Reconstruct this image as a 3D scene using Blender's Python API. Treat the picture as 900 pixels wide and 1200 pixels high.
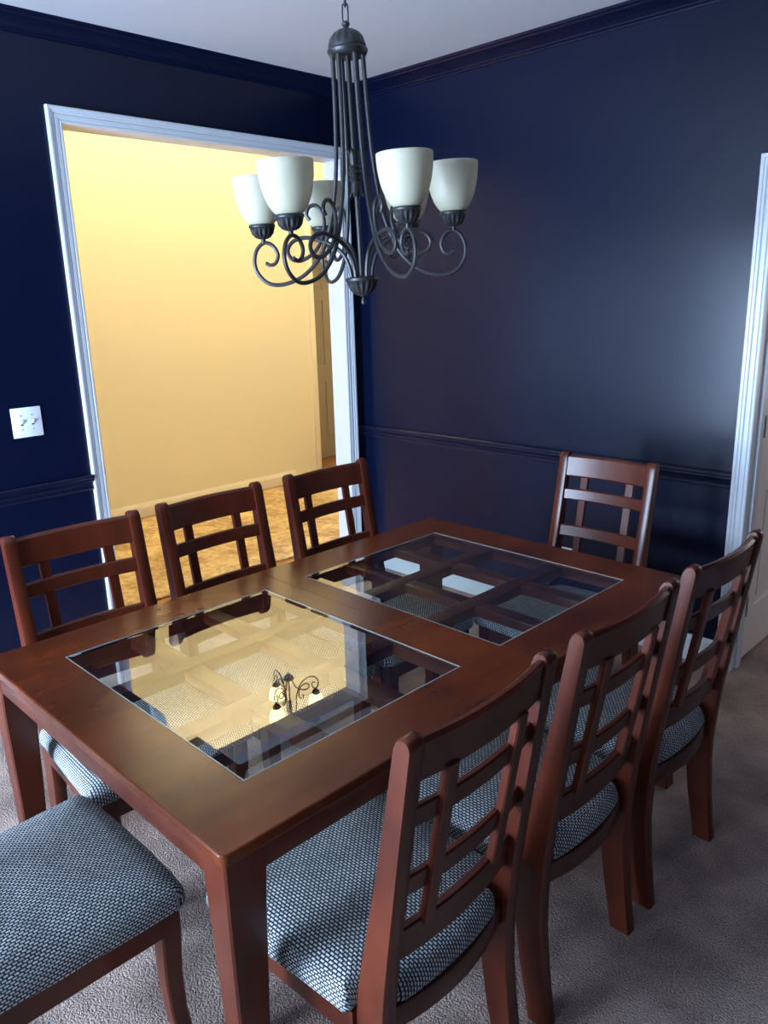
import bpy, bmesh, math
from mathutils import Vector, Matrix

for o in list(bpy.data.objects):
    bpy.data.objects.remove(o)
scene = bpy.context.scene
col = scene.collection
PI = math.pi

# ------------------------------------------------------------------ camera
cam_d = bpy.data.cameras.new('camera')
cam = bpy.data.objects.new('camera', cam_d)
col.objects.link(cam)
R_ = ((0.71186419, 0.70179157, -0.02716565), (-0.16783888, 0.20755238, 0.96371786), (-0.68196737, 0.68147678, -0.26553701))
m = Matrix.Identity(4)
for i in range(3):
    m[i][0] = R_[0][i]; m[i][1] = R_[1][i]; m[i][2] = -R_[2][i]
m[0][3], m[1][3], m[2][3] = 3.42188, -3.27642, 1.63200
cam.matrix_world = m
cam_d.sensor_fit = 'HORIZONTAL'; cam_d.sensor_width = 36.0
cam_d.lens = 921.04 * 36.0 / 900.0
cam_d.clip_start = 0.05
scene.camera = cam

# ------------------------------------------------------------------ view
vs = scene.view_settings
vs.view_transform = 'Standard'; vs.look = 'None'; vs.gamma = 1.0; vs.use_curve_mapping = False
vs.exposure = 0.0

# ------------------------------------------------------------------ world and large lights
w = bpy.data.worlds.new('sky'); scene.world = w; w.use_nodes = True
bg = w.node_tree.nodes['Background']
bg.inputs[0].default_value = (0.42, 0.60, 1.0, 1); bg.inputs[1].default_value = 1.0

def area(name, loc, rot, sx, sy, power, color):
    l = bpy.data.lights.new(name, 'AREA'); l.shape = 'RECTANGLE'; l.size = sx; l.size_y = sy
    l.energy = power; l.color = color
    o = bpy.data.objects.new(name, l); o.location = loc; o.rotation_euler = rot; col.objects.link(o); return o
# daylight standing in the dining room window (wall behind the photographer)
area('window_daylight', (1.33, -5.17, 1.12), (PI/2, 0, 0), 1.65, 1.9, 660, (0.54, 0.72, 1.0))
area('window_daylight_small', (2.95, -5.17, 1.12), (PI/2, 0, 0), 0.8, 1.9, 50, (0.54, 0.72, 1.0))
# fill lamp added in the windowless next room to light the white door
area('next_room_fill', (3.75, 2.78, 1.45), (-PI/2, 0, 0), 1.1, 1.3, 16, (1.0, 0.93, 0.86))

# ------------------------------------------------------------------ node helpers
def new_mat(name):
    mt = bpy.data.materials.new(name); mt.use_nodes = True
    nt = mt.node_tree; b = nt.nodes['Principled BSDF']
    return mt, nt, b
def N(nt, t, **kw):
    n = nt.nodes.new(t)
    for k, v in kw.items(): setattr(n, k, v)
    return n
def simple(name, c, rough=0.5, metal=0.0, spec=0.5, bump=0.0, bscale=60, var=0.0, coat=0.0):
    mt, nt, b = new_mat(name)
    b.inputs['Base Color'].default_value = (*c, 1); b.inputs['Roughness'].default_value = rough
    b.inputs['Metallic'].default_value = metal; b.inputs['Specular IOR Level'].default_value = spec
    b.inputs['Coat Weight'].default_value = coat; b.inputs['Coat Roughness'].default_value = 0.15
    tc = N(nt, 'ShaderNodeTexCoord')
    nz = N(nt, 'ShaderNodeTexNoise'); nz.inputs['Scale'].default_value = bscale; nz.inputs['Detail'].default_value = 4
    nt.links.new(tc.outputs['Object'], nz.inputs['Vector'])
    if var > 0:
        mx = N(nt, 'ShaderNodeMix', data_type='RGBA')
        mx.inputs['A'].default_value = (*[x*(1-var) for x in c], 1); mx.inputs['B'].default_value = (*[min(1, x*(1+var)) for x in c], 1)
        nt.links.new(nz.outputs['Fac'], mx.inputs['Factor']); nt.links.new(mx.outputs['Result'], b.inputs['Base Color'])
    if bump > 0:
        bp = N(nt, 'ShaderNodeBump'); bp.inputs['Strength'].default_value = bump; bp.inputs['Distance'].default_value = 0.002
        nt.links.new(nz.outputs['Fac'], bp.inputs['Height']); nt.links.new(bp.outputs['Normal'], b.inputs['Normal'])
    return mt
def wood(name, dark, light, rough=0.3, scale=(1, 1, 1), coat=0.25, spec=0.5):
    mt, nt, b = new_mat(name)
    tc = N(nt, 'ShaderNodeTexCoord'); mp = N(nt, 'ShaderNodeMapping'); mp.inputs['Scale'].default_value = scale
    nt.links.new(tc.outputs['Object'], mp.inputs['Vector'])
    n1 = N(nt, 'ShaderNodeTexNoise'); n1.inputs['Scale'].default_value = 9; n1.inputs['Detail'].default_value = 7; n1.inputs['Roughness'].default_value = 0.6
    nt.links.new(mp.outputs['Vector'], n1.inputs['Vector'])
    n2 = N(nt, 'ShaderNodeTexNoise'); n2.inputs['Scale'].default_value = 3.5; n2.inputs['Detail'].default_value = 3
    nt.links.new(tc.outputs['Object'], n2.inputs['Vector'])
    ad = N(nt, 'ShaderNodeMath', operation='ADD'); nt.links.new(n1.outputs['Fac'], ad.inputs[0]); nt.links.new(n2.outputs['Fac'], ad.inputs[1])
    rp = N(nt, 'ShaderNodeValToRGB'); rp.color_ramp.elements[0].position = 0.30; rp.color_ramp.elements[1].position = 0.72
    rp.color_ramp.elements[0].color = (*dark, 1); rp.color_ramp.elements[1].color = (*light, 1)
    hf = N(nt, 'ShaderNodeMath', operation='MULTIPLY'); hf.inputs[1].default_value = 0.5
    nt.links.new(ad.outputs[0], hf.inputs[0]); nt.links.new(hf.outputs[0], rp.inputs['Fac']); nt.links.new(rp.outputs['Color'], b.inputs['Base Color'])
    b.inputs['Roughness'].default_value = rough; b.inputs['Coat Weight'].default_value = coat; b.inputs['Coat Roughness'].default_value = 0.22; b.inputs['Specular IOR Level'].default_value = spec
    return mt

M = {}
M['navy'] = simple('navy_wall_paint', (0.0020, 0.0046, 0.0205), 0.29, bump=0.05, bscale=130, spec=0.33)
M['navy_trim'] = simple('navy_trim_paint', (0.0028, 0.0055, 0.022), 0.30, spec=0.4)
M['white_trim'] = simple('white_trim_paint', (0.61, 0.63, 0.66), 0.32, bump=0.03, bscale=40)
M['ceiling'] = simple('ceiling_paint', (0.60, 0.58, 0.60), 0.85, bump=0.1, bscale=150)
M['cream'] = simple('cream_hall_paint', (0.87, 0.82, 0.64), 0.55, bump=0.06, bscale=120, var=0.03)
M['cream_trim'] = simple('cream_trim_paint', (0.90, 0.85, 0.70), 0.4)
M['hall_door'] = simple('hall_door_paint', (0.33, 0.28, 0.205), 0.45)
M['door_white'] = simple('door_white_paint', (0.76, 0.73, 0.72), 0.4, bump=0.03, bscale=40)
M['plate'] = simple('white_plastic', (0.82, 0.84, 0.86), 0.3)
M['slot'] = simple('dark_slot', (0.02, 0.02, 0.02), 0.6)
M['steel'] = simple('hinge_steel', (0.35, 0.33, 0.30), 0.35, metal=1.0)
M['iron'] = simple('bronzed_iron', (0.030, 0.029, 0.030), 0.42, metal=0.35, var=0.5, bscale=45, bump=0.15)
M['wood'] = wood('cherry_wood', (0.028, 0.0045, 0.0023), (0.140, 0.026, 0.0095), 0.31, (1, 1, 0.25), 0.0, 0.40)
M['wood_top'] = wood('cherry_table_top', (0.040, 0.0068, 0.0028), (0.175, 0.037, 0.0085), 0.26, (1, 0.25, 1), 0.03, 0.38)
M['oak'] = wood('orange_oak_floor', (0.22, 0.085, 0.022), (0.42, 0.18, 0.055), 0.35, (1, 0.15, 1))
M['edge_glint'] = simple('painted_glass_edge_glint', (0.34, 0.38, 0.37), 0.12)  # pale colour stands in for the bright line along the glass edge
M['rubber'] = simple('felt_pad', (0.03, 0.025, 0.02), 0.9)

def carpet_mat(name, c1, c2, sc, strength):
    mt, nt, b = new_mat(name)
    tc = N(nt, 'ShaderNodeTexCoord')
    n1 = N(nt, 'ShaderNodeTexNoise'); n1.inputs['Scale'].default_value = sc; n1.inputs['Detail'].default_value = 5; n1.inputs['Roughness'].default_value = 0.7
    n2 = N(nt, 'ShaderNodeTexNoise'); n2.inputs['Scale'].default_value = 4.0; n2.inputs['Detail'].default_value = 3
    v = N(nt, 'ShaderNodeTexVoronoi'); v.inputs['Scale'].default_value = sc*0.9
    for n in (n1, n2, v): nt.links.new(tc.outputs['Object'], n.inputs['Vector'])
    a = N(nt, 'ShaderNodeMath', operation='MULTIPLY_ADD'); a.inputs[1].default_value = 0.45
    nt.links.new(n2.outputs['Fac'], a.inputs[0])
    a2 = N(nt, 'ShaderNodeMath', operation='MULTIPLY'); a2.inputs[1].default_value = 0.55; nt.links.new(n1.outputs['Fac'], a2.inputs[0]); nt.links.new(a2.outputs[0], a.inputs[2])
    rp = N(nt, 'ShaderNodeValToRGB'); rp.color_ramp.elements[0].position = 0.41; rp.color_ramp.elements[1].position = 0.59
    rp.color_ramp.elements[0].color = (*c1, 1); rp.color_ramp.elements[1].color = (*c2, 1)
    nt.links.new(a.outputs[0], rp.inputs['Fac']); nt.links.new(rp.outputs['Color'], b.inputs['Base Color'])
    h = N(nt, 'ShaderNodeMath', operation='SUBTRACT'); nt.links.new(n1.outputs['Fac'], h.inputs[0]); nt.links.new(v.outputs['Distance'], h.inputs[1])
    bp = N(nt, 'ShaderNodeBump'); bp.inputs['Strength'].default_value = strength; bp.inputs['Distance'].default_value = 0.012
    nt.links.new(h.outputs[0], bp.inputs['Height']); nt.links.new(bp.outputs['Normal'], b.inputs['Normal'])
    b.inputs['Roughness'].default_value = 0.95; b.inputs['Specular IOR Level'].default_value = 0.1
    b.inputs['Sheen Weight'].default_value = 0.25
    return mt
M['carpet'] = carpet_mat('mauve_brown_carpet', (0.24, 0.150, 0.116), (0.74, 0.51, 0.415), 210, 1.0)
M['rug'] = carpet_mat('golden_rug', (0.42, 0.24, 0.070), (0.80, 0.59, 0.27), 22, 0.5)

def fabric_mat():
    mt, nt, b = new_mat('woven_seat_fabric')
    tc = N(nt, 'ShaderNodeTexCoord')
    nz = N(nt, 'ShaderNodeTexNoise'); nz.inputs['Scale'].default_value = 90; nt.links.new(tc.outputs['Object'], nz.inputs['Vector'])
    mp = N(nt, 'ShaderNodeMapping'); mp.inputs['Rotation'].default_value = (0, 0, PI/2)
    # little wobble so the rows are not ruler straight
    ms = N(nt, 'ShaderNodeVectorMath', operation='MULTIPLY_ADD'); ms.inputs[1].default_value = (0.0018, 0.0018, 0)
    nt.links.new(nz.outputs['Color'], ms.inputs[0]); nt.links.new(tc.outputs['UV'], ms.inputs[2]); nt.links.new(ms.outputs[0], mp.inputs['Vector'])
    br = N(nt, 'ShaderNodeTexBrick'); br.offset = 0.5; br.squash = 1.0
    br.inputs['Scale'].default_value = 1.0; br.inputs['Brick Width'].default_value = 0.0112; br.inputs['Row Height'].default_value = 0.0068
    br.inputs['Mortar Size'].default_value = 0.0019; br.inputs['Mortar Smooth'].default_value = 0.35; br.inputs['Bias'].default_value = -0.1
    br.inputs['Color1'].default_value = (0.66, 0.67, 0.64, 1); br.inputs['Color2'].default_value = (0.40, 0.43, 0.43, 1); br.inputs['Mortar'].default_value = (0.022, 0.027, 0.036, 1)
    nt.links.new(mp.outputs['Vector'], br.inputs['Vector'])
    nt.links.new(br.outputs['Color'], b.inputs['Base Color'])
    iv = N(nt, 'ShaderNodeMath', operation='SUBTRACT'); iv.inputs[0].default_value = 1.0; nt.links.new(br.outputs['Fac'], iv.inputs[1])
    bp = N(nt, 'ShaderNodeBump'); bp.inputs['Strength'].default_value = 0.6; bp.inputs['Distance'].default_value = 0.002
    nt.links.new(iv.outputs[0], bp.inputs['Height']); nt.links.new(bp.outputs['Normal'], b.inputs['Normal'])
    b.inputs['Roughness'].default_value = 0.85; b.inputs['Specular IOR Level'].default_value = 0.25
    return mt
M['fabric'] = fabric_mat()

def glass_mat(name, tint):
    mt, nt, b = new_mat(name); nt.nodes.remove(b)
    out = nt.nodes['Material Output']
    fr = N(nt, 'ShaderNodeFresnel'); fr.inputs['IOR'].default_value = 1.62
    ge = N(nt, 'ShaderNodeNewGeometry')
    iv = N(nt, 'ShaderNodeMath', operation='SUBTRACT'); iv.inputs[0].default_value = 1.0; nt.links.new(ge.outputs['Backfacing'], iv.inputs[1])
    ml = N(nt, 'ShaderNodeMath', operation='MULTIPLY'); nt.links.new(fr.outputs[0], ml.inputs[0]); nt.links.new(iv.outputs[0], ml.inputs[1])
    m2 = N(nt, 'ShaderNodeMath', operation='MULTIPLY'); m2.use_clamp = True; m2.inputs[1].default_value = 1.7; nt.links.new(ml.outputs[0], m2.inputs[0])  # both faces of the pane reflect
    t = N(nt, 'ShaderNodeBsdfTransparent'); t.inputs[0].default_value = (*tint, 1)
    g = N(nt, 'ShaderNodeBsdfGlossy'); g.inputs['Roughness'].default_value = 0.0; g.inputs['Color'].default_value = (1, 1, 1, 1)
    mx = N(nt, 'ShaderNodeMixShader'); nt.links.new(m2.outputs[0], mx.inputs[0]); nt.links.new(t.outputs[0], mx.inputs[1]); nt.links.new(g.outputs[0], mx.inputs[2])
    nt.links.new(mx.outputs[0], out.inputs['Surface'])
    return mt
M['glass'] = glass_mat('table_glass', (0.90, 0.96, 0.94))
M['pane'] = glass_mat('window_glass', (0.97, 0.98, 0.98))

def shade_mat(name, emit=0.0):
    mt, nt, b = new_mat(name)
    out = nt.nodes['Material Output']
    tc = N(nt, 'ShaderNodeTexCoord'); nz = N(nt, 'ShaderNodeTexNoise'); nz.inputs['Scale'].default_value = 14; nt.links.new(tc.outputs['Object'], nz.inputs['Vector'])
    mx = N(nt, 'ShaderNodeMix', data_type='RGBA'); mx.inputs['A'].default_value = (0.62, 0.57, 0.42, 1); mx.inputs['B'].default_value = (0.76, 0.72, 0.57, 1)
    nt.links.new(nz.outputs['Fac'], mx.inputs['Factor']); nt.links.new(mx.outputs['Result'], b.inputs['Base Color'])
    b.inputs['Roughness'].default_value = 0.45
    tr = N(nt, 'ShaderNodeBsdfTranslucent'); nt.links.new(mx.outputs['Result'], tr.inputs['Color'])
    ms = N(nt, 'ShaderNodeMixShader'); ms.inputs[0].default_value = 0.42
    nt.links.new(b.outputs[0], ms.inputs[1]); nt.links.new(tr.outputs[0], ms.inputs[2]); nt.links.new(ms.outputs[0], out.inputs['Surface'])
    if emit:
        b.inputs['Emission Color'].default_value = (1.0, 0.72, 0.30, 1); b.inputs['Emission Strength'].default_value = emit
    return mt
M['shade'] = shade_mat('frosted_cream_glass')
M['shade_lit'] = shade_mat('lit_frosted_glass', 14.0)

# ------------------------------------------------------------------ mesh helpers
def link(name, bm, mat, parent=None, smooth=False, uv=False):
    bmesh.ops.recalc_face_normals(bm, faces=bm.faces)
    me = bpy.data.meshes.new(name); bm.to_mesh(me); bm.free()
    me.materials.append(M[mat])
    if smooth:
        for p in me.polygons: p.use_smooth = True
        if smooth != 'all': me.set_sharp_from_angle(angle=math.radians(38))
    o = bpy.data.objects.new(name, me); col.objects.link(o)
    if parent is not None: o.parent = parent
    return o
def tag(o, label, cat, group=None, kind=None):
    o['label'] = label; o['category'] = cat
    if group: o['group'] = group
    if kind: o['kind'] = kind
    return o
def struct(o, label, cat): return tag(o, label, cat, kind='structure')
def empty(name, loc=(0, 0, 0), rz=0.0):
    o = bpy.data.objects.new(name, None); o.location = loc; o.rotation_euler = (0, 0, rz); o.empty_display_size = 0.1
    col.objects.link(o); return o
def box(bm, a, b, bev=0.0, seg=2):
    x0, x1 = sorted((a[0], b[0])); y0, y1 = sorted((a[1], b[1])); z0, z1 = sorted((a[2], b[2]))
    vs_ = [bm.verts.new(p) for p in ((x0,y0,z0),(x1,y0,z0),(x1,y1,z0),(x0,y1,z0),(x0,y0,z1),(x1,y0,z1),(x1,y1,z1),(x0,y1,z1))]
    fs = [bm.faces.new([vs_[i] for i in f]) for f in ((0,3,2,1),(4,5,6,7),(0,1,5,4),(1,2,6,5),(2,3,7,6),(3,0,4,7))]
    if bev:
        es = list({e for f in fs for e in f.edges})
        bmesh.ops.bevel(bm, geom=es, offset=bev, segments=seg, profile=0.5, affect='EDGES')
def boxes(name, lst, mat, parent=None, bev=0.0):
    bm = bmesh.new()
    for a, b in lst: box(bm, a, b, bev)
    return link(name, bm, mat, parent, smooth=bool(bev))
def loft(bm, rings, cap=True, closed=True):
    vr = [[bm.verts.new(p) for p in r] for r in rings]
    n = len(rings[0])
    for a, b in zip(vr, vr[1:]):
        for i in range(n if closed else n-1):
            j = (i+1) % n
            bm.faces.new((a[i], a[j], b[j], b[i]))
    if cap:
        bm.faces.new(vr[0][::-1]); bm.faces.new(vr[-1])
    return vr
def catmull(pts, n=6):
    P = [Vector(p) for p in pts]; out = []
    Q = [2*P[0]-P[1]] + P + [2*P[-1]-P[-2]]
    for i in range(1, len(Q)-2):
        a, b, c, d = Q[i-1], Q[i], Q[i+1], Q[i+2]
        for k in range(n):
            t = k/n
            out.append(0.5*((2*b)+(c-a)*t+(2*a-5*b+4*c-d)*t*t+(3*b-a-3*c+d)*t**3))
    out.append(P[-1]); return out
def tube(bm, pts, r, seg=8, r_end=None):
    pts = [Vector(p) for p in pts]; n = len(pts); rings = []; up = None
    for i, p in enumerate(pts):
        t = (pts[min(i+1, n-1)]-pts[max(i-1, 0)]).normalized()
        if up is None:
            up = t.orthogonal().normalized()
        else:
            up = (up - t*up.dot(t)).normalized()
        s = t.cross(up); rr = r if r_end is None else r+(r_end-r)*i/(n-1)
        rings.append([p+(up*math.cos(2*PI*k/seg)+s*math.sin(2*PI*k/seg))*rr for k in range(seg)])
    loft(bm, rings)
def lathe(bm, prof, seg=32, flute=None, center=(0, 0, 0), cap=True):
    # prof: (r, z, flute_amount)
    rings = []
    for p in prof:
        r, z = p[0], p[1]; fa = p[2] if len(p) > 2 else 0.0
        ring = []
        for k in range(seg):
            a = 2*PI*k/seg; rr = r
            if flute and fa: rr = r*(1-fa*(0.5-0.5*math.cos(a*flute)))
            ring.append((center[0]+rr*math.cos(a), center[1]+rr*math.sin(a), center[2]+z))
        rings.append(ring)
    loft(bm, rings, cap)
def sweep_rect(bm, prof, stations):
    # prof: list of (u,v); stations: functions (u,v)->xyz ; open ends capped
    loft(bm, [[st(u, v) for u, v in prof] for st in stations])
def copy_tree(o, parent=None):
    c = o.copy(); col.objects.link(c); c.parent = parent
    for ch in o.children: copy_tree(ch, c)
    return c

# ------------------------------------------------------------------ room constants
H = 2.717; YL = -1.6724; YR = -0.1373; OH = 2.35; CW = 0.063; TW = 0.11      # cased opening in the left wall
XR0, XR1, DH = 2.2656, 3.035, 2.04                                          # doorway in the back wall
X1, Y0 = 3.98, -5.00                                                        # right wall, window wall
HX = -2.156; HZ = 5.1                                                       # hall wall, hall ceiling

# dining floor, ceiling
f = boxes('floor', [((0, Y0, -0.06), (X1, 0.0, 0)), ((-0.06, YL, -0.06), (0, YR, 0)), ((XR0, 0, -0.06), (XR1, 0.06, 0))], 'carpet'); struct(f, 'mauve brown plush carpet of the dining room', 'floor')
f = boxes('floor_next_room', [((1.6, 0.12, -0.06), (5.4, 2.9, 0)), ((XR0, 0.06, -0.06), (XR1, 0.12, 0))], 'carpet'); struct(f, 'brown carpet beyond the white door', 'floor')
f = boxes('ceiling', [((0, Y0, H), (X1, 0, H+0.1))], 'ceiling'); struct(f, 'pale grey flat ceiling of the dining room', 'ceiling')
# walls
f = boxes('wall_left', [((-0.055, Y0, 0), (0, YL-0.02, H)), ((-0.055, YR+0.02, 0), (0, 0.0, H)), ((-0.055, YL-0.02, OH+0.02), (0, YR+0.02, H))], 'navy'); struct(f, 'dark navy wall with the wide cased opening', 'wall')
f = boxes('wall_back', [((-0.055, 0, 0), (XR0-0.02, 0.06, H)), ((XR1+0.02, 0, 0), (X1+0.1, 0.06, H)), ((XR0-0.02, 0, DH+0.02), (XR1+0.02, 0.06, H))], 'navy'); struct(f, 'navy wall behind the far end of the table', 'wall')
WA0, WA1, WB0, WB1, WZ0, WZ1 = 0.52, 2.14, 2.56, 3.34, 0.20, 2.05
f = boxes('wall_front', [((-0.055, Y0-0.12, 0), (WA0, Y0, H)), ((WA1, Y0-0.12, 0), (WB0, Y0, H)), ((WB1, Y0-0.12, 0), (X1+0.1, Y0, H)), ((WA0, Y0-0.12, 0), (WA1, Y0, WZ0)), ((WA0, Y0-0.12, WZ1), (WA1, Y0, H)), ((WB0, Y0-0.12, 0), (WB1, Y0, WZ0)), ((WB0, Y0-0.12, WZ1), (WB1, Y0, H))], 'navy'); struct(f, 'navy window wall behind the viewer', 'wall')
f = boxes('wall_right', [((X1, Y0, 0), (X1+0.1, 0, H))], 'navy'); struct(f, 'navy wall on the right of the viewer', 'wall')
# hall
f = boxes('wall_hall_near', [((-TW, -3.4, 0), (-0.055, YL-0.02, HZ)), ((-TW, YR+0.02, 0), (-0.055, 3.6, HZ)), ((-TW, YL-0.02, OH+0.02), (-0.055, YR+0.02, HZ))], 'cream'); struct(f, 'cream hall side of the cased opening wall', 'wall')
f = boxes('wall_hall', [((HX-0.12, -3.4, 0), (HX, 1.47, HZ)), ((HX-0.12, 1.47, 2.5), (HX, 3.6, HZ))], 'cream'); struct(f, 'warm yellow lit wall across the hall', 'wall')
f = boxes('wall_hall_left_end', [((HX-0.12, -3.5, 0), (-0.055, -3.4, HZ))], 'cream'); struct(f, 'cream end wall of the hall on the left', 'wall')
f = boxes('wall_hall_right_end', [((-3.0, 3.6, 0), (-0.055, 3.7, HZ))], 'cream'); struct(f, 'cream end wall of the hall on the right', 'wall')
f = boxes('wall_alcove', [((-2.86, 1.0, 0), (-2.765, 3.6, 2.5)), ((-2.765, 1.0, 0), (HX-0.12, 1.1, 2.5))], 'cream'); struct(f, 'cream alcove wall around the beige hall door', 'wall')
f = boxes('ceiling_hall', [((HX-0.12, -3.4, HZ), (-0.055, 3.6, HZ+0.1))], 'ceiling'); struct(f, 'high pale ceiling over the hall', 'ceiling')
f = boxes('ceiling_alcove', [((-2.86, 1.0, 2.5), (HX-0.12, 3.6, 2.56))], 'ceiling'); struct(f, 'low ceiling over the hall alcove', 'ceiling')
f = boxes('floor_hall', [((-2.86, -3.4, -0.06), (-TW, 3.6, 0)), ((-TW, YL, -0.06), (-0.06, YR, 0))], 'oak'); struct(f, 'orange oak wood floor of the hall', 'floor')
# next room shell
f = boxes('wall_next_room', [((1.5, 0.12, 0), (1.6, 2.9, H)), ((5.4, 0.12, 0), (5.5, 2.9, H)), ((1.5, 2.9, 0), (5.5, 3.0, H))], 'door_white'); struct(f, 'off white walls of the next room', 'wall')
f = boxes('wall_next_room_near', [((1.5, 0.06, 0), (XR0-0.02, 0.12, H)), ((XR1+0.02, 0.06, 0), (5.5, 0.12, H)), ((XR0-0.02, 0.06, DH+0.02), (XR1+0.02, 0.12, H))], 'door_white'); struct(f, 'off white far side of the back wall', 'wall')
f = boxes('ceiling_next_room', [((1.5, 0.06, H), (5.5, 3.0, H+0.1))], 'ceiling'); struct(f, 'white ceiling of the next room', 'ceiling')

# ------------------------------------------------------------------ trim
CAS = [(0, 0), (0, 0.010), (0.004, 0.013), (0.010, 0.013), (0.013, 0.010), (0.017, 0.014), (0.030, 0.015), (0.034, 0.012), (0.038, 0.017), (0.047, 0.018), (0.050, 0.021), (0.059, 0.022), (0.063, 0.019), (0.063, 0)]
def casing(name, pos, lo, hi, top, label):
    """pos(s, z, v) -> world ; s runs along the wall, v out of the wall; three mitred boards"""
    e = empty(name, pos((lo+hi)/2, 0, 0)); inv = Vector(e.location)
    P = lambda s, z, v: Vector(pos(s, z, v)) - inv
    bm = bmesh.new(); loft(bm, [[P(lo-u, 0, v) for u, v in CAS], [P(lo-u, top+u, v) for u, v in CAS]]); link('side_casing', bm, 'white_trim', e)
    bm = bmesh.new(); loft(bm, [[P(lo-u, top+u, v) for u, v in CAS], [P(hi+u, top+u, v) for u, v in CAS]]); link('head_casing', bm, 'white_trim', e)
    bm = bmesh.new(); loft(bm, [[P(hi+u, 0, v) for u, v in CAS], [P(hi+u, top+u, v) for u, v in CAS]]); link('side_casing', bm, 'white_trim', e)
    struct(e, label, 'door casing'); return e
t = casing('trim_1', lambda s, z, v: (v, s, z), YL, YR, OH, 'white moulded casing around the wide opening to the hall')
def jbox(a, b): return (tuple(Vector(a)-Vector(t.location)), tuple(Vector(b)-Vector(t.location)))
for a, b in (((-TW, YL-0.02, 0), (0.0, YL, OH+0.02)), ((-TW, YR, 0), (0.0, YR+0.02, OH+0.02)), ((-TW, YL, OH), (0.0, YR, OH+0.02))):
    boxes('jamb', [jbox(a, b)], 'white_trim', t)
th_ = casing('trim_2', lambda s, z, v: (-TW-v, s, z), YL, YR, OH, 'white casing on the hall side of the opening')
t = casing('trim_3', lambda s, z, v: (s, -v, z), XR0, XR1, DH, 'white moulded casing of the right hand doorway')
for a, b in (((XR0-0.02, 0, 0), (XR0, 0.12, DH+0.02)), ((XR1, 0, 0), (XR1+0.02, 0.12, DH+0.02)), ((XR0, 0, DH), (XR1, 0.12, DH+0.02))):
    boxes('jamb', [jbox(a, b)], 'white_trim', t)
boxes('door_stop', [jbox((XR0, 0.045, 0), (XR0+0.011, 0.08, DH))], 'white_trim', t)
# crown moulding (navy), cove profile: u out from wall, v height
CRN = [(0, H-0.062), (0.006, H-0.062), (0.010, H-0.055), (0.018, H-0.052), (0.022, H-0.046), (0.038, H-0.036), (0.058, H-0.026), (0.078, H-0.018), (0.084, H-0.012), (0.094, H-0.010), (0.100, H-0.002), (0.100, H), (0, H)]
RAIL = [(0, 0.814), (0.008, 0.814), (0.012, 0.820), (0.012, 0.829), (0.007, 0.834), (0.010, 0.846), (0.018, 0.853), (0.024, 0.858), (0.024, 0.866), (0.030, 0.872), (0.030, 0.880), (0.026, 0.884), (0, 0.884)]
BASE = [(0, 0), (0.013, 0), (0.013, 0.088), (0.010, 0.094), (0.011, 0.100), (0.006, 0.112), (0.004, 0.122), (0, 0.122)]
def run(name, prof, A, B, nrm, mat, label, cat, mA=0, mB=0):
    """straight moulding from A to B (xy), normal nrm; mA/mB = 1 for an inside mitre"""
    A = Vector((*A, 0)); B = Vector((*B, 0)); n = Vector((*nrm, 0)); d = (B-A).normalized()
    bm = bmesh.new()
    loft(bm, [[A+n*u+d*(u*mA)+Vector((0, 0, z)) for u, z in prof], [B+n*u-d*(u*mB)+Vector((0, 0, z)) for u, z in prof]])
    return struct(link(name, bm, mat), label, cat)
run('trim_crown_left', CRN, (0, Y0), (0, 0), (1, 0), 'navy_trim', 'navy crown moulding above the cased opening', 'crown moulding', 1, 1)
run('trim_crown_back', CRN, (0, 0), (X1, 0), (0, -1), 'navy_trim', 'navy crown moulding along the back wall', 'crown moulding', 1, 1)
run('trim_crown_right', CRN, (X1, 0), (X1, Y0), (-1, 0), 'navy_trim', 'navy crown moulding on the right wall', 'crown moulding', 1, 1)
run('trim_crown_front', CRN, (X1, Y0), (0, Y0), (0, 1), 'navy_trim', 'navy crown moulding above the window', 'crown moulding', 1, 1)
run('trim_rail_left', RAIL, (0, Y0), (0, YL-CW), (1, 0), 'navy_trim', 'navy chair rail below the light switch', 'chair rail', 1, 0)
run('trim_rail_corner', RAIL, (0, YR+CW), (0, 0), (1, 0), 'navy_trim', 'short navy chair rail between opening and corner', 'chair rail', 0, 1)
run('trim_rail_back', RAIL, (0, 0), (XR0-CW, 0), (0, -1), 'navy_trim', 'navy chair rail on the back wall', 'chair rail', 1, 0)
run('trim_rail_right', RAIL, (X1, 0), (X1, Y0), (-1, 0), 'navy_trim', 'navy chair rail on the right wall', 'chair rail', 1, 1)
run('baseboard_left', BASE, (0, Y0), (0, YL-CW), (1, 0), 'white_trim', 'white baseboard left of the hall opening', 'baseboard', 1, 0)
run('baseboard_corner', BASE, (0, YR+CW), (0, 0), (1, 0), 'white_trim', 'short white baseboard beside the room corner', 'baseboard', 0, 1)
run('baseboard_back', BASE, (0, 0), (XR0-CW, 0), (0, -1), 'white_trim', 'white baseboard along the back wall', 'baseboard', 1, 0)
run('baseboard_back_right', BASE, (XR1+CW, 0), (X1, 0), (0, -1), 'white_trim', 'white baseboard right of the doorway', 'baseboard', 0, 1)
run('baseboard_right', BASE, (X1, 0), (X1, Y0), (-1, 0), 'white_trim', 'white baseboard on the right wall', 'baseboard', 1, 1)
run('baseboard_front', BASE, (X1, Y0), (0, Y0), (0, 1), 'white_trim', 'white baseboard under the window', 'baseboard', 1, 1)
run('baseboard_hall', [(u, z*0.9) for u, z in BASE], (HX, -3.4), (HX, 1.155), (1, 0), 'cream_trim', 'cream baseboard at the foot of the hall wall', 'baseboard', 1, 0)
f = boxes('trim_hall_corner', [((HX-0.13, 1.42, 0), (HX+0.012, 1.476, 2.5))], 'cream_trim', bev=0.003); struct(f, 'cream corner board at the end of the hall wall', 'trim')

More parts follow.
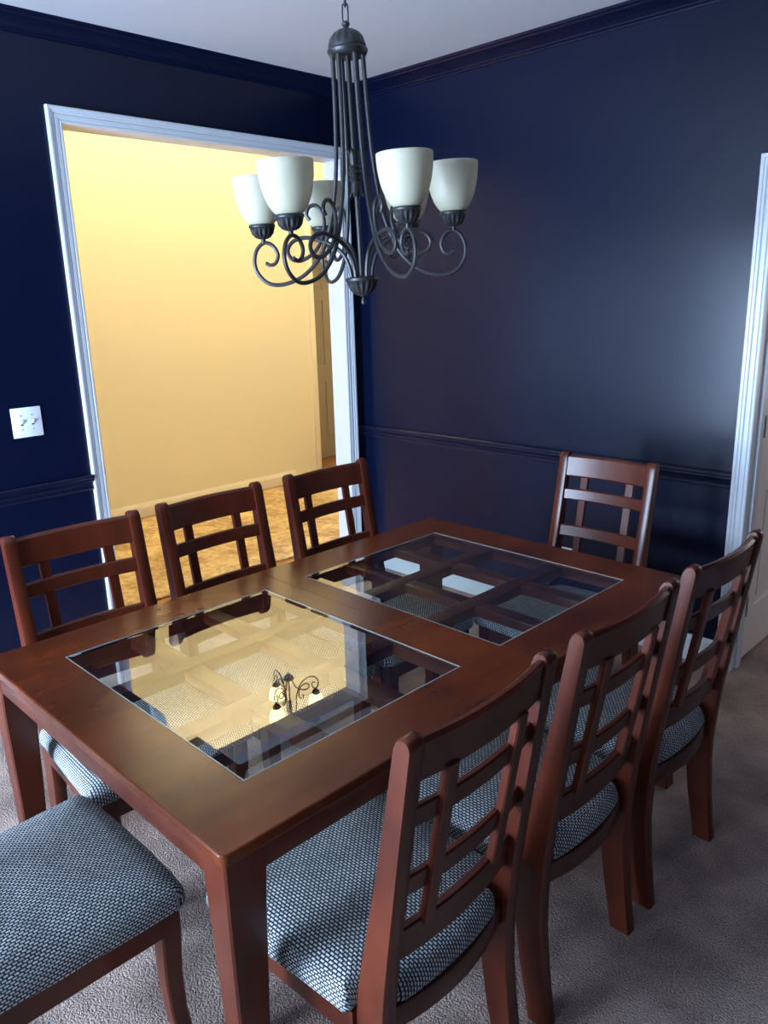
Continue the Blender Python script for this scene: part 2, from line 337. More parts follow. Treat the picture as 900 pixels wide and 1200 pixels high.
# ------------------------------------------------------------------ doors
def panel_door(name, W, Ht, rows, mat, label):
    """leaf in local x (0..W), thickness in y (0..0.035), two columns of recessed panels"""
    e = empty(name)
    st, ml = 0.11, 0.09
    cols = [(st, (W-ml)/2), ((W+ml)/2, W-st)]
    fr = [((0, 0, 0.012), (st, 0.035, Ht)), ((W-st, 0, 0.012), (W, 0.035, Ht)), (((W-ml)/2, 0, 0.012), ((W+ml)/2, 0.035, Ht))]
    zs = [0.012] + [z for r in rows for z in r] + [Ht]
    for i in range(0, len(zs), 2):
        for c in cols: fr.append(((c[0], 0, zs[i]), (c[1], 0.035, zs[i+1])))
    boxes('door_frame', fr, mat, e)
    for r in rows:
        for c in cols:
            bm = bmesh.new()
            box(bm, (c[0], 0.009, r[0]), (c[1], 0.026, r[1]))
            box(bm, (c[0]+0.03, 0.004, r[0]+0.03), (c[1]-0.03, 0.031, r[1]-0.03), 0.004, 1)
            link('door_panel', bm, mat, e)
    struct(e, label, 'door'); return e
d = panel_door('door_1', 0.755, DH-0.005, [(0.24, 0.80), (0.98, 1.62), (1.72, 1.92)], 'door_white', 'white panelled door standing open beyond the right doorway')
d.location = (XR0-0.006, 0.122, 0); d.rotation_euler = (0, 0, PI/2)
for z in (0.22, 1.02, 1.80):
    bm = bmesh.new(); tube(bm, [(0.0, -0.006, z), (0.0, -0.006, z+0.09)], 0.006, 10); box(bm, (0.002, -0.002, z), (0.03, 0.0, z+0.09)); link('hinge', bm, 'steel', d, True)
bm = bmesh.new(); lathe(bm, [(0.026, 0), (0.026, 0.006), (0.010, 0.010), (0.010, 0.035), (0.022, 0.042), (0.026, 0.055), (0.020, 0.066), (0.004, 0.070)], 20)
k = link('door_knob', bm, 'steel', d, True); k.location = (0.69, 0.0, 0.95); k.rotation_euler = (PI/2, 0, 0)
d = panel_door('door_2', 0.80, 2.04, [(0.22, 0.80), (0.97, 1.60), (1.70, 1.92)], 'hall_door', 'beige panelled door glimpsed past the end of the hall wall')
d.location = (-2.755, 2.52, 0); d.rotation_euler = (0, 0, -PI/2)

# ------------------------------------------------------------------ window behind the viewer
for wname, WX0, WX1, wlabel in (('window_1', WA0, WA1, 'wide white window behind the viewer'), ('window_2', WB0, WB1, 'narrow white window behind the viewer')):
    e = empty(wname, ((WX0+WX1)/2, Y0, WZ0)); o = Vector(e.location)
    L = lambda *p: tuple(Vector(p)-o)
    for a, b in (((WX0, Y0-0.12, WZ0), (WX0+0.05, Y0+0.02, WZ1)), ((WX1-0.05, Y0-0.12, WZ0), (WX1, Y0+0.02, WZ1)), ((WX0, Y0-0.12, WZ1-0.05), (WX1, Y0+0.02, WZ1)), ((WX0, Y0-0.12, WZ0), (WX1, Y0+0.02, WZ0+0.04))):
        boxes('window_frame', [(L(*a), L(*b))], 'white_trim', e)
    xm = (WX0+WX1)/2; zm = (WZ0+WZ1)/2
    boxes('mullion', [(L(xm-0.045, Y0-0.1, WZ0), L(xm+0.045, Y0, WZ1))], 'white_trim', e)
    for xa, xb in ((WX0+0.05, xm-0.045), (xm+0.045, WX1-0.05)):
        boxes('meeting_rail', [(L(xa, Y0-0.08, zm-0.02), L(xb, Y0-0.04, zm+0.02))], 'white_trim', e)
        boxes('pane', [(L(xa, Y0-0.066, WZ0+0.04), L(xb, Y0-0.060, WZ1-0.05))], 'pane', e)
    boxes('window_sill', [(L(WX0-0.05, Y0, WZ0-0.03), L(WX1+0.06, Y0+0.07, WZ0))], 'white_trim', e, 0.004)
    struct(e, wlabel, 'window')

# ------------------------------------------------------------------ hall rug
bm = bmesh.new(); box(bm, (-2.06, -2.6, 0.0), (-0.45, 1.26, 0.012), 0.004, 1)
tag(link('hall_rug', bm, 'rug'), 'golden flecked rug on the hall floor', 'rug')

# ------------------------------------------------------------------ switch plate and outlet
e = empty('light_switch', (0, -1.9867, 1.1545))
bm = bmesh.new(); box(bm, (0, -0.063, -0.063), (0.006, 0.063, 0.063), 0.0025, 2); link('plate', bm, 'plate', e, True)
for s in (-1, 1):
    boxes('toggle_slot', [((0.0055, s*0.023-0.0055, -0.0125), (0.0066, s*0.023+0.0055, 0.0125))], 'slot', e)
    bm = bmesh.new(); loft(bm, [[(0.004, s*0.023-0.0042, -0.010), (0.004, s*0.023+0.0042, -0.010), (0.004, s*0.023+0.0042, 0.010), (0.004, s*0.023-0.0042, 0.010)], [(0.019, s*0.023-0.0036, 0.006), (0.019, s*0.023+0.0036, 0.006), (0.017, s*0.023+0.0036, 0.0125), (0.017, s*0.023-0.0036, 0.0125)]]); link('toggle', bm, 'plate', e)
    for z in (-0.030, 0.030):
        bm = bmesh.new(); lathe(bm, [(0.003, 0), (0.003, 0.0012), (0.001, 0.0018)], 10); k = link('screw', bm, 'steel', e, True); k.location = (0.0058, s*0.023, z); k.rotation_euler = (0, PI/2, 0)
tag(e, 'white double toggle light switch on the navy wall', 'light switch')
e = empty('wall_outlet', (1.437, 0, 0.336))
bm = bmesh.new(); box(bm, (-0.037, -0.006, -0.060), (0.037, 0, 0.060), 0.0025, 2); link('plate', bm, 'plate', e, True)
for z in (-0.02, 0.02):
    bm = bmesh.new(); lathe(bm, [(0.016, 0), (0.016, 0.002), (0.015, 0.003)], 20); k = link('socket', bm, 'plate', e, True); k.location = (0, -0.0055, z); k.rotation_euler = (PI/2, 0, 0)
    boxes('socket_slot', [((s*0.006-0.001, -0.0092, z-0.003), (s*0.006+0.001, -0.0082, z+0.006)) for s in (-1, 1)], 'slot', e)
tag(e, 'white wall outlet low on the navy wall behind the far chair', 'outlet')

# ------------------------------------------------------------------ dining table
TWD, TLN, TZ, TH = 1.1111, 1.7620, 0.742, -0.00828
GM, GE, GL = 0.1531, 0.1508, 0.6518
c, s = math.cos(TH), math.sin(TH)
tcx = 1.3447 + TWD/2*c + TLN/2*s; tcy = -0.9270 + TWD/2*s - TLN/2*c
T = empty('dining_table', (tcx, tcy, 0), TH)
tag(T, 'dark cherry wood dining table with two inset glass panels', 'table')
TT = 0.024
def half_top(sg):
    """sg=+1 far half, -1 near half: a frame with the glass opening, outer corners rounded"""
    bm = bmesh.new()
    x0, x1 = -TWD/2, TWD/2; ya, yb = 0.0006, TLN/2
    gx0, gx1 = x0+GM, x1-GM; gy1 = yb-GE; gy0 = gy1-GL
    r = 0.014
    out = [(x0, ya), (x1, ya)]
    for k in range(6): a = k/5*PI/2; out.append((x1-r+r*math.cos(a), yb-r+r*math.sin(a)))
    for k in range(6): a = PI/2+k/5*PI/2; out.append((x0+r+r*math.cos(a), yb-r+r*math.sin(a)))
    inn = [(gx0, gy0), (gx1, gy0), (gx1, gy1), (gx0, gy1)]
    e_ = 0.0035
    def off(pts, d, rings):
        cx_ = sum(p[0] for p in pts)/len(pts); cy_ = sum(p[1] for p in pts)/len(pts)
        return [(p[0]-d*(1 if p[0] > cx_ else -1), p[1]-d*(1 if p[1] > cy_ else -1) if rings else p[1]) for p in pts]
    def shrink(d):
        res = []
        for (x, y) in out:
            xx = max(min(x, x1-d), x0+d) if abs(x) > x1-r else x
            yy = min(y, yb-d) if y > yb-r else y
            res.append((xx, yy))
        return res
    levels = [(TZ-TT, 0.0015), (TZ-TT+0.003, 0.0), (TZ-e_, 0.0), (TZ-e_*0.35, e_*0.35), (TZ, e_*1.1)]
    ov = [[bm.verts.new((x, sg*y, z)) for x, y in shrink(d)] for z, d in levels]
    iv = [[bm.verts.new((x, sg*y, z)) for x, y in inn] for z in (TZ-TT, TZ)]
    n = len(out)
    for A, B in zip(ov, ov[1:]):
        for i in range(n): bm.faces.new((A[i], A[(i+1) % n], B[(i+1) % n], B[i]))
    for i in range(4): bm.faces.new((iv[0][i], iv[0][(i+1) % 4], iv[1][(i+1) % 4], iv[1][i]))
    for O, I in ((ov[0], iv[0]), (ov[-1], iv[1])):
        # four bridging polygons
        bm.faces.new((O[0], O[1], I[1], I[0]))
        bm.faces.new((O[1], *O[2:8][:3], I[2], I[1])) if False else None
        right = [O[1]] + O[2:5] + [I[2], I[1]]
        top = O[4:11] + [I[3], I[2]]
        left = O[10:14] + [O[0], I[0], I[3]]
        bm.faces.new(right); bm.faces.new(top); bm.faces.new(left)
    return link('table_top', bm, 'wood_top', T)
for sg in (1, -1):
    half_top(sg)['label'] = 'far half of the cherry table top' if sg > 0 else 'near half of the cherry table top'
    gx = TWD/2-GM; g1 = TLN/2-GE; g0 = g1-GL
    # bevelled glass pane resting on the lattice
    bm = bmesh.new(); e_ = 0.0015; bw = 0.026; zt = TZ+0.0008; dz = 0.0014; bt = TZ-0.009
    R0 = [(-gx+e_, g0+e_), (gx-e_, g0+e_), (gx-e_, g1-e_), (-gx+e_, g1-e_)]
    R1 = [(-gx+bw, g0+bw), (gx-bw, g0+bw), (gx-bw, g1-bw), (-gx+bw, g1-bw)]
    cz_ = 0.0024; R0b = [(-gx+e_+cz_, g0+e_+cz_), (gx-e_-cz_, g0+e_+cz_), (gx-e_-cz_, g1-e_-cz_), (-gx+e_+cz_, g1-e_-cz_)]
    loft(bm, [[(x, sg*y, bt) for x, y in R0], [(x, sg*y, zt-dz-0.002) for x, y in R0], [(x, sg*y, zt-dz) for x, y in R0b], [(x, sg*y, zt) for x, y in R1]])
    gp = link('glass_panel', bm, 'glass', T); gp['label'] = 'clear bevelled glass panel'
    bm = bmesh.new()                                        # pale ring on the pane's polished edge, painting in the light it catches
    q0 = [[(x*1.0, sg*y, zt-dz-0.0019) for x, y in R0], [(x, sg*y, zt-dz+0.0002) for x, y in R0], [(x, sg*y, zt-dz+0.0002) for x, y in R0b], [(x, sg*y, zt-dz-0.0019) for x, y in R0b]]
    vq = [[bm.verts.new(v_) for v_ in r_] for r_ in q0]
    for a_ in range(4):
        for i_ in range(4): bm.faces.new((vq[a_][i_], vq[a_][(i_+1) % 4], vq[(a_+1) % 4][(i_+1) % 4], vq[(a_+1) % 4][i_]))
    link('polished_edge_glint', bm, 'edge_glint', gp)
    # rebate lip that carries the glass, and the lattice below it
    lt, lb = TZ-0.0095, TZ-0.044
    bwid = 0.052
    sx = (2*gx-2*bwid)/3; sy = (GL-2*bwid)/3
    for k in (0, 1):
        xa = -gx+sx*(k+1)+bwid*k
        boxes('lattice_bar', [((xa, sg*(g0-0.02), lb), (xa+bwid, sg*(g1+0.02), lt))], 'wood', T, 0.002)
    for k in (0, 1):
        ya = g0+sy*(k+1)+bwid*k
        for j in range(3):
            xa = -gx+(sx+bwid)*j
            lo_, hi_ = (xa-0.02 if j == 0 else xa), (xa+sx+0.02 if j == 2 else xa+sx)
            boxes('lattice_bar', [((lo_, sg*ya, lb+0.004), (hi_, sg*(ya+bwid), lt-0.001))], 'wood', T, 0.002)
    for a, b in (((-gx-0.02, sg*(g0-0.02), lb), (gx+0.02, sg*(g0+0.006), lt)), ((-gx-0.02, sg*(g1-0.006), lb), (gx+0.02, sg*(g1+0.02), lt)), ((-gx-0.02, sg*g0, lb), (-gx+0.006, sg*g1, lt)), ((gx-0.006, sg*g0, lb), (gx+0.02, sg*g1, lt))):
        boxes('glass_ledge', [(a, b)], 'wood', T)
AZ0, AZ1 = TZ-0.075, TZ-TT
lw = 0.080; ins = 0.006
hx, hy = TWD/2-ins, TLN/2-ins
for sy_ in (-1, 1): boxes('apron', [((-hx+lw*0.9, sy_*(hy-0.002), AZ0), (hx-lw*0.9, sy_*(hy-0.024), AZ1))], 'wood', T, 0.002)
for sx_ in (-1, 1): boxes('apron', [((sx_*(hx-0.002), -hy+lw, AZ0), (sx_*(hx-0.024), hy-lw, AZ1))], 'wood', T, 0.002)
for sx_ in (-1, 1):
    for sy_ in (-1, 1):
        rings = []
        for z, wd, inn_ in ((0.0, 0.050, 0.000), (0.05, 0.049, 0.003), (0.15, 0.052, 0.006), (0.30, 0.059, 0.006), (0.45, 0.066, 0.003), (0.60, 0.074, 0.0), (0.68, lw, 0.0), (AZ1, lw, 0.0)):
            xo, yo = hx-inn_, hy-inn_; b_ = 0.004
            wx, wy = wd*0.92, wd*1.10
            sq = [(xo-wx+b_, yo-wy), (xo-b_, yo-wy), (xo, yo-wy+b_), (xo, yo-b_), (xo-b_, yo), (xo-wx+b_, yo), (xo-wx, yo-b_), (xo-wx, yo-wy+b_)]
            rings.append([(sx_*x, sy_*y, z) for x, y in sq])
        bm = bmesh.new(); loft(bm, rings); link('leg', bm, 'wood', T, True)

# ------------------------------------------------------------------ dining chairs
# chair frame of reference: +y = the way the sitter faces, origin on the floor below the top of the backrest; d = -y (rearwards)
FR = [(0, -0.076), (0.05, -0.084), (0.14, -0.102), (0.26, -0.118), (0.35, -0.119), (0.456, -0.107), (0.53, -0.092), (0.67, -0.062), (0.82, -0.032), (0.97, -0.005), (0.997, 0.0)]
RE = [(0, -0.020), (0.05, -0.027), (0.14, -0.038), (0.26, -0.047), (0.35, -0.047), (0.456, -0.040), (0.53, -0.031), (0.67, -0.012), (0.82, 0.009), (0.97, 0.031), (0.997, 0.036)]
def interp(tab, z):
    for (z0, a), (z1, b) in zip(tab, tab[1:]):
        if z <= z1: return a+(b-a)*(z-z0)/(z1-z0)
    return tab[-1][1]
HWC, PW = 0.207, 0.036
def chair_proto():
    C = empty('dining_chair')
    # back posts running down into sabre rear legs
    for sx in (-1, 1):
        prof = []
        zs = [0, 0.05, 0.10, 0.15, 0.20, 0.26, 0.32, 0.38, 0.44, 0.50, 0.56, 0.64, 0.72, 0.80, 0.88, 0.95, 0.975]
        fr = [(interp(FR, z), z) for z in zs]; re = [(interp(RE, z), z) for z in zs]
        dm = (fr[-1][0]+re[-1][0])/2; hw = (re[-1][0]-fr[-1][0])/2
        arc = [(dm-hw*math.cos(a*PI/8)+0.004*math.sin(a*PI/8), 0.975+0.022*math.sin(a*PI/8)) for a in range(1, 8)]
        prof = fr + arc + re[::-1]
        bm = bmesh.new(); b_ = 0.005
        xo = sx*HWC; xi = sx*(HWC-PW)
        cen = [((interp(FR, min(z, .975))+interp(RE, min(z, .975)))/2, z) for d_, z in prof]
        def ins_(t): return [((d_+(cd-d_)*t), z-(0.003 if z > 0.975 else 0)) for (d_, z), (cd, _) in zip(prof, cen)]
        p2 = ins_(0.10)
        rings = [[(xo, -d_, z) for d_, z in p2], [(xo-sx*b_, -d_, z) for d_, z in prof], [(xi+sx*b_, -d_, z) for d_, z in prof], [(xi, -d_, z) for d_, z in p2]]
        loft(bm, rings); link('back_post', bm, 'wood', C, True)
    dc = lambda z: (interp(FR, z)+interp(RE, z))/2
    xin = HWC-PW+0.004
    def slat(name, z0, z1, th, bow, off=0.0, rnd=0.004):
        rings = []; nseg = 14
        for i in range(nseg+1):
            u = -1+2*i/nseg; x = u*xin; bo = bow*(1-u*u)+off
            ring = []
            for z, sgn, ex in ((z0+rnd, -1, 0), (z1-rnd, -1, 0), (z1, -1, rnd), (z1, 1, rnd), (z1-rnd, 1, 0), (z0+rnd, 1, 0), (z0, 1, rnd), (z0, -1, rnd)):
                d_ = dc(z)+bo+sgn*(th/2-ex)
                ring.append((x, -d_, z))
            rings.append(ring)
        bm = bmesh.new(); loft(bm, rings); return link(name, bm, 'wood', C, True)
    slat('top_rail', 0.898, 0.984, 0.022, 0.018, 0.000, 0.007)
    slat('cross_slat', 0.806, 0.850, 0.016, 0.018)
    slat('cross_slat', 0.656, 0.702, 0.016, 0.018)
    slat('lower_rail', 0.505, 0.583, 0.020, 0.018)
    for sx in (-1, 1):
        xc = sx*0.099; rings = []
        u = xc/xin; bo = 0.018*(1-u*u)
        for z in (0.572, 0.62, 0.68, 0.74, 0.80, 0.86, 0.91):
            d0 = dc(z)+bo+0.000; d1 = dc(z)+bo+0.017; hw = 0.0145
            rings.append([(xc-hw, -d0, z), (xc+hw, -d0, z), (xc+hw, -d1+0.003, z), (xc+hw-0.003, -d1, z), (xc-hw+0.003, -d1, z), (xc-hw, -d1+0.003, z)])
        bm = bmesh.new(); loft(bm, rings); link('upright_slat', bm, 'wood', C, True)
    # front legs
    FX, FD = 0.220, -0.524
    for sx in (-1, 1):
        rings = []
        for z, wd, o_ in ((0, 0.036, 0.006), (0.04, 0.036, 0.002), (0.12, 0.038, -0.005), (0.22, 0.042, -0.006), (0.32, 0.046, -0.001), (0.38, 0.047, 0.0), (0.400, 0.047, 0.0)):
            xo = FX+o_; do = FD-o_; b_ = 0.004
            sq = [(xo-wd+b_, do), (xo-b_, do), (xo, do+b_), (xo, do+wd-b_), (xo-b_, do+wd), (xo-wd+b_, do+wd), (xo-wd, do+wd-b_), (xo-wd, do+b_)]
            rings.append([(sx*x, -d_, z) for x, d_ in sq])
        bm = bmesh.new(); loft(bm, rings); link('front_leg', bm, 'wood', C, True)
    # seat rails
    boxes('seat_rail', [((-FX+0.045, 0.518, 0.338), (FX-0.045, 0.496, 0.400))], 'wood', C, 0.002)
    for sx in (-1, 1):
        bm = bmesh.new(); A = (sx*(FX+0.002), 0.480); B = (sx*0.215, 0.113); t_ = 0.022*sx
        loft(bm, [[(A[0], A[1], 0.338), (A[0]-t_, A[1], 0.338), (A[0]-t_, A[1], 0.400), (A[0], A[1], 0.400)], [(B[0], B[1], 0.338), (B[0]-t_, B[1], 0.338), (B[0]-t_, B[1], 0.400), (B[0], B[1], 0.400)]]); link('seat_rail', bm, 'wood', C)
    rings = []
    for i in range(13):
        u = -1+i/6; x = u*xin; bo = 0.030*(1-u*u)-0.078
        rings.append([(x, -(bo-0.012), 0.350), (x, -(bo+0.010), 0.350), (x, -(bo+0.012), 0.354), (x, -(bo+0.012), 0.396), (x, -(bo+0.010), 0.400), (x, -(bo-0.012), 0.400)])
    bm = bmesh.new(); loft(bm, rings); link('seat_rail', bm, 'wood', C, True)
    # upholstered seat
    def corner(cx_, cy_, r, a0, a1, n=7): return [(cx_+r*math.cos(a0+(a1-a0)*i/(n-1)), cy_+r*math.sin(a0+(a1-a0)*i/(n-1))) for i in range(n)]
    F = 0.540; wf = 0.245; wr = 0.212; rear = 0.055
    half = [(0, F+0.004), (0.08, F+0.004), (0.15, F+0.001)] + corner(wf-0.036, F-0.038, 0.036, PI/2, 0.06, 8) + [(0.242, 0.42), (0.238, 0.32), (0.233, 0.22), (0.229, 0.15)] + corner(0.217, 0.127, 0.012, 0.05, -PI/2, 4) + [(0.185, 0.114), (0.174, 0.111), (0.166, 0.104), (0.161, 0.09), (0.155, 0.07), (0.138, 0.056), (0.10, 0.050), (0.05, 0.045), (0, 0.044)]
    outl = half + [(-x, y) for x, y in half[-2:0:-1]]
    cyc = 0.29
    half2 = [p_ if p_[1] > 0.149 else (0.229*(1-t_)+0.09*t_, 0.15*(1-t_)+0.049*t_) for p_, t_ in zip(half, [max(0.0, min(1.0, (k_-14)/14)) for k_ in range(len(half))])]
    half2[-3:] = half[-3:]
    outl2 = half2 + [(-x, y) for x, y in half2[-2:0:-1]]
    def inset(d, outl=outl):
        res = []
        n = len(outl)
        for i in range(n):
            p0 = Vector(outl[i-1]); p1 = Vector(outl[i]); p2 = Vector(outl[(i+1) % n])
            tt = (p2-p0).normalized(); nn = Vector((tt.y, -tt.x))     # clockwise outline: inward normal
            res.append((p1.x+nn.x*d, p1.y+nn.y*d))
        return res
    bm = bmesh.new(); rings = []
    for z, d_ in ((0.399, 0.008), (0.403, 0.001), (0.412, -0.0015), (0.428, -0.001), (0.442, 0.005), (0.452, 0.014)):
        rings.append([(x, y, z) for x, y in inset(d_)])
    for f_, z in ((0.82, 0.462), (0.6, 0.469), (0.35, 0.4725), (0.12, 0.4735), (0.01, 0.4738)):
        base = inset(0.014, outl2)
        k_ = 0.0
        def rnd(x, y):
            a_ = math.atan2((y-cyc)/0.22, x/0.22); return (x*(1-k_)+0.21*math.cos(a_)*k_, (y-cyc)*(1-k_)+0.21*math.sin(a_)*k_)
        rings.append([(rnd(x, y)[0]*f_, cyc+rnd(x, y)[1]*f_, z) for x, y in base])
    loft(bm, rings)
    uvl = bm.loops.layers.uv.new('UVMap')
    for fc in bm.faces:
        nrm = fc.normal if fc.normal.length else Vector((0, 0, 1))
    bm.normal_update()
    for fc in bm.faces:
        n_ = fc.normal
        for lp in fc.loops:
            p = lp.vert.co
            k = max(0, 0.452-p.z)
            cx_, cy_ = p.x, p.y
            # wrap the weave down over the edge
            dirv = Vector((p.x, (p.y-cyc)*0.9)); dirv = dirv.normalized() if dirv.length > 1e-6 else Vector((0, 0))
            if abs(p.x)/0.25 > abs(p.y-cyc)/0.225: dirv = Vector((math.copysign(1, p.x), 0))
            else: dirv = Vector((0, math.copysign(1, p.y-cyc)))
            lp[uvl].uv = (cx_+dirv.x*k, cy_+dirv.y*k)
    sc = link('seat', bm, 'fabric', C, 'all'); sc['label'] = 'padded seat in grey and black basket weave fabric'
    return C
proto = chair_proto()
G = 'matching cherry dining chairs around the table'
LXF, RXF = 1.155, 2.682
spots = [
    # x, y, rotation (0 faces +y), label
    (LXF, -2.326, -PI/2-0.05, 'cherry dining chair in front of the light switch wall, hall side of table'),
    (LXF, -1.838, -PI/2+0.008, 'middle cherry dining chair of the row backing onto the hall opening'),
    (LXF, -1.308, -PI/2+0.0, 'cherry dining chair nearest the room corner, hall side of table'),
    (1.903, -0.519, PI, 'cherry dining chair at the far end of table against the navy wall'),
    (RXF, -2.328, PI/2+0.026, 'closest cherry dining chair seen from behind, right side of table'),
    (RXF, -1.830, PI/2, 'middle of the three cherry dining chairs seen from behind'),
    (RXF, -1.330, PI/2-0.012, 'cherry dining chair seen from behind nearest the white door casing'),
    (1.890, -3.138, 0.0, 'cherry dining chair at near end of table, only seat and front leg showing'),
]
for i, (x, y, rz, lab) in enumerate(spots):
    ch = proto if i == 0 else copy_tree(proto)
    ch.location = (x, y, 0); ch.rotation_euler = (0, 0, rz)
    tag(ch, lab, 'chair', G)

# ------------------------------------------------------------------ chandeliers
def chandelier(name, base, axis, narm, ph, rs0, lit, ceil, label, dphi=None, drad=None):
    """base = tip of the bottom finial; axis = direction of the hanging stem; arms start at azimuth ph"""
    e = empty(name, base)
    ax = Vector(axis).normalized(); e1 = Vector((0, 1, 0)).cross(ax).normalized(); e2 = ax.cross(e1)
    Rm = Matrix((e1, e2, ax)).transposed()
    def fin(o):          # tilt a part with the stem
        o.data.transform(Rm.to_4x4()); return o
    bm = bmesh.new(); lathe(bm, [(0.0015, -0.014), (0.0055, -0.011), (0.0066, -0.006), (0.0045, -0.001), (0.0030, 0.004), (0.006, 0.007), (0.010, 0.010)], 16); fin(link('finial', bm, 'iron', e, True))
    bm = bmesh.new(); lathe(bm, [(p_[0]*0.92, p_[1]-0.010)+tuple(p_[2:]) for p_ in [(0.010, 0.018), (0.022, 0.022, .10), (0.033, 0.031, .12), (0.040, 0.043, .12), (0.0425, 0.051, .06), (0.044, 0.053), (0.046, 0.056), (0.0455, 0.061), (0.042, 0.063), (0.030, 0.064), (0.004, 0.066)]], 96, 16); fin(link('bottom_cup', bm, 'iron', e, True))
    bm = bmesh.new(); tube(bm, [(0, 0, 0.052), (0, 0, 0.568)], 0.0062, 10); fin(link('stem', bm, 'iron', e, True))
    # leafy collar on the stem
    bm = bmesh.new(); lathe(bm, [(0.006, 0.272), (0.012, 0.276), (0.016, 0.282), (0.012, 0.287), (0.014, 0.290), (0.018, 0.296), (0.014, 0.302), (0.012, 0.305), (0.016, 0.309), (0.012, 0.314), (0.006, 0.318)], 24); col_o = fin(link('collar', bm, 'iron', e, True))
    for k in range(6):
        a = 2*PI*k/6
        for sg in (1, -1):
            bm = bmesh.new(); rings = []
            for q_, (dr, dz, hw) in enumerate(((0.009, 0.0, 0.005), (0.011, 0.014, 0.0075), (0.012, 0.028, 0.0065), (0.016, 0.038, 0.004), (0.021, 0.041, 0.0012))):
                z = 0.295+sg*(0.014+dz); ring = []
                for w_, t_ in ((-1, 0.0), (0, 0.0025), (1, 0.0), (0, -0.0012)):
                    r_ = dr+t_; x = r_*math.cos(a)-hw*w_*math.sin(a); y = r_*math.sin(a)+hw*w_*math.cos(a); ring.append((x, y, z))
                rings.append(ring)
            loft(bm, rings); o = link('leaf', bm, 'iron', col_o, True); fin(o)
    # fluted dome the rods hang from
    bm = bmesh.new(); lathe(bm, [(p_[0], 0.55+(p_[1]-0.55)*0.72)+tuple(p_[2:]) for p_ in [(0.004, 0.550), (0.040, 0.550), (0.044, 0.553), (0.0465, 0.560), (0.048, 0.566), (0.0465, 0.571), (0.044, 0.574), (0.0445, 0.580), (0.0435, 0.588, .05), (0.040, 0.602, .08), (0.032, 0.616, .08), (0.020, 0.626, .06), (0.008, 0.631), (0.006, 0.636), (0.009, 0.640), (0.0095, 0.645), (0.006, 0.651), (0.002, 0.652)]], 96, 14); fin(link('dome', bm, 'iron', e, True))
    main = [(0.036, 0.552), (0.037, 0.50), (0.039, 0.43), (0.043, 0.35), (0.050, 0.28), (0.061, 0.22), (0.076, 0.165), (0.100, 0.113), (0.130, 0.079), (0.165, 0.057), (0.205, 0.047), (0.238, 0.051), (0.263, 0.073), (0.272, 0.103), (0.264, 0.133), (0.244, 0.150), (0.222, 0.143), (0.210, 0.121), (0.217, 0.101), (0.231, 0.096), (0.243, 0.102)]
    cupS = [(0.026, 0.052), (0.030, 0.078), (0.042, 0.108), (0.068, 0.133), (0.105, 0.149), (0.140, 0.156), (0.170, 0.148), (0.184, 0.128), (0.176, 0.108), (0.156, 0.102), (0.134, 0.108)]
    hook = [(0.122, 0.196), (0.129, 0.210), (0.121, 0.227), (0.103, 0.229), (0.089, 0.211), (0.086, 0.184), (0.093, 0.155), (0.110, 0.126), (0.134, 0.108)]
    rc = 0.244
    for k in range(narm):
        a = ph + 2*PI*k/narm + (dphi[k] if dphi else 0); rs = rs0*(drad[k] if drad else 1); ca, sa = math.cos(a), math.sin(a)
        P = lambda r, z: (r*rs*ca if r > 0.06 else r*ca, r*rs*sa if r > 0.06 else r*sa, z)
        bm = bmesh.new(); tube(bm, catmull([P(r, z) for r, z in main], 5), 0.0055, 9, 0.0046); arm = fin(link('arm', bm, 'iron', e, True))
        bm = bmesh.new(); tube(bm, catmull([P(r, z) for r, z in cupS], 5), 0.0052, 8); fin(link('cup_scroll', bm, 'iron', arm, True))
        bm = bmesh.new(); tube(bm, catmull([P(r, z) for r, z in hook], 5), 0.0048, 8); fin(link('hook_scroll', bm, 'iron', arm, True))
        cc = (rc*rs*ca, rc*rs*sa, 0)
        bm = bmesh.new(); lathe(bm, [(0.0055, 0.148), (0.0055, 0.159), (0.012, 0.160, .1), (0.020, 0.164, .16), (0.027, 0.172, .16), (0.0300, 0.182, .12), (0.0305, 0.185), (0.0325, 0.187), (0.0330, 0.191), (0.0315, 0.194), (0.022, 0.1945), (0.003, 0.1945)], 72, 14, cc); fin(link('shade_holder', bm, 'iron', arm, True))
        bm = bmesh.new()
        po = [(r_, 0.193+(z_-0.2005)*0.80) for r_, z_ in ((0.022, 0.2005), (0.030, 0.202), (0.038, 0.213), (0.046, 0.229), (0.0525, 0.249), (0.0575, 0.272), (0.0608, 0.297), (0.0623, 0.322), (0.0628, 0.338))]
        pi_ = [(r-0.0028, z+0.001) for r, z in po[::-1]]
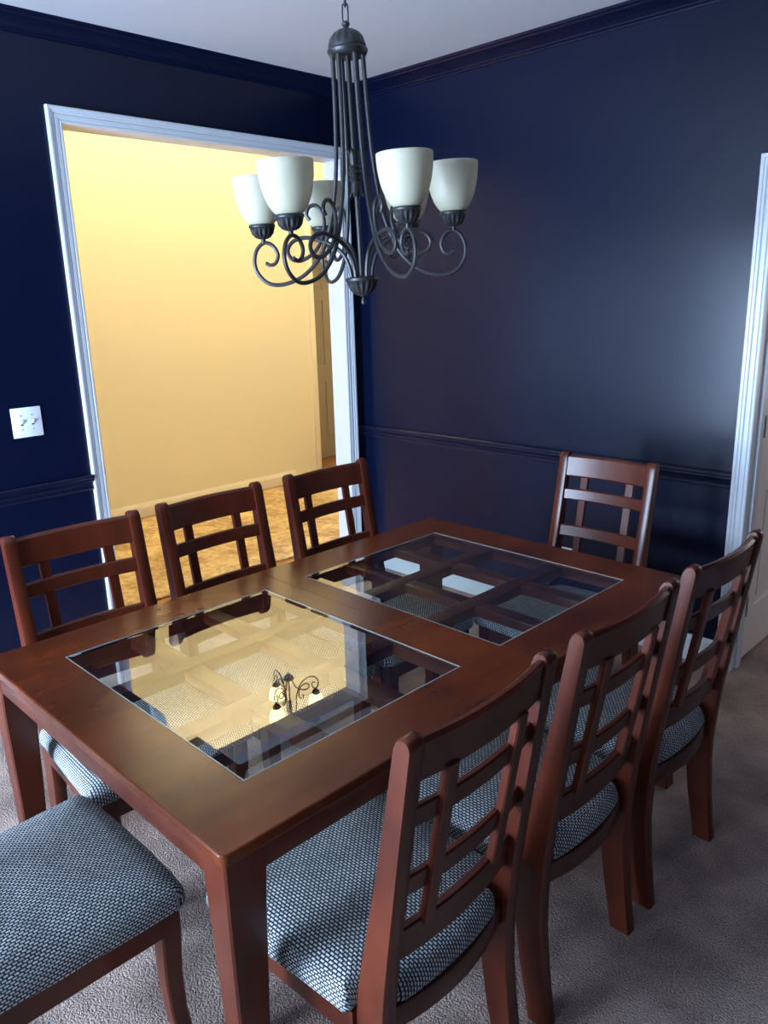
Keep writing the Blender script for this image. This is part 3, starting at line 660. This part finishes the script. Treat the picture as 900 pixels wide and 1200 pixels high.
        lathe(bm, po + [(0.0615, po[-1][1]+0.0015)] + pi_, 40, None, cc, True); sh = fin(link('shade', bm, 'shade_lit' if lit else 'shade', arm, 'all')); sh['label'] = 'glowing frosted glass shade' if lit else 'frosted cream glass shade'
        if lit:
            l = bpy.data.lights.new('bulb', 'POINT'); l.energy = lit; l.color = (1.0, 0.885, 0.70); l.shadow_soft_size = 0.03
            lo = bpy.data.objects.new('bulb_light', l); col.objects.link(lo); lo.location = Vector(base)+Rm @ Vector((cc[0], cc[1], 0.285))
    # chain: alternating links up to the ceiling canopy
    top = Rm @ Vector((0, 0, 0.6225)); endz = ceil-base[2]-0.03
    n = max(3, int(round((endz-top.z)/0.034))); pitch = (endz-top.z)/n
    for k in range(n):
        c0 = Vector((top.x, top.y, top.z+pitch*(k+0.5))); hl = pitch/2+0.0035; hw = 0.0068; pts = []
        for q_ in range(17):
            a = 2*PI*q_/16; dx = hw*math.cos(a); dz = (hl-hw)*(1 if math.sin(a) > 0 else -1)*(1 if abs(math.sin(a)) > 1e-6 else 0)+hw*math.sin(a)
            aa = 0.6+(PI/2 if k % 2 else 0); pts.append(c0+Vector((dx*math.cos(aa), dx*math.sin(aa), dz)))
        bm = bmesh.new(); tube(bm, pts, 0.0019, 6); link('chain_link', bm, 'iron', e, True)
    zc = ceil-base[2]
    bm = bmesh.new(); lathe(bm, [(0.006, zc-0.034), (0.010, zc-0.030), (0.022, zc-0.026), (0.048, zc-0.015), (0.060, zc-0.004), (0.062, zc)], 32, None, (top.x, top.y, 0)); link('canopy', bm, 'iron', e, True)
    tag(e, label, 'chandelier'); return e
chandelier('dining_chandelier', (1.9312, -1.8389, 1.6250), (-0.0134, -0.0329, 1.0), 6, 2.7868+PI, 1.0, 0, H, 'unlit bronze scrolled chandelier with six cream glass shades over the table', (0.05, 0, 0.05, 0, -0.01, 0), (1, 0.96, 1, 0.99, 1, 1.05))
chandelier('hall_chandelier', (-1.1, 0.131, 2.685), (0, 0, 1), 3, math.atan2(0.8, 0.6), 0.85, 270, HZ, 'lit hall chandelier seen only as a reflection in the table glass')
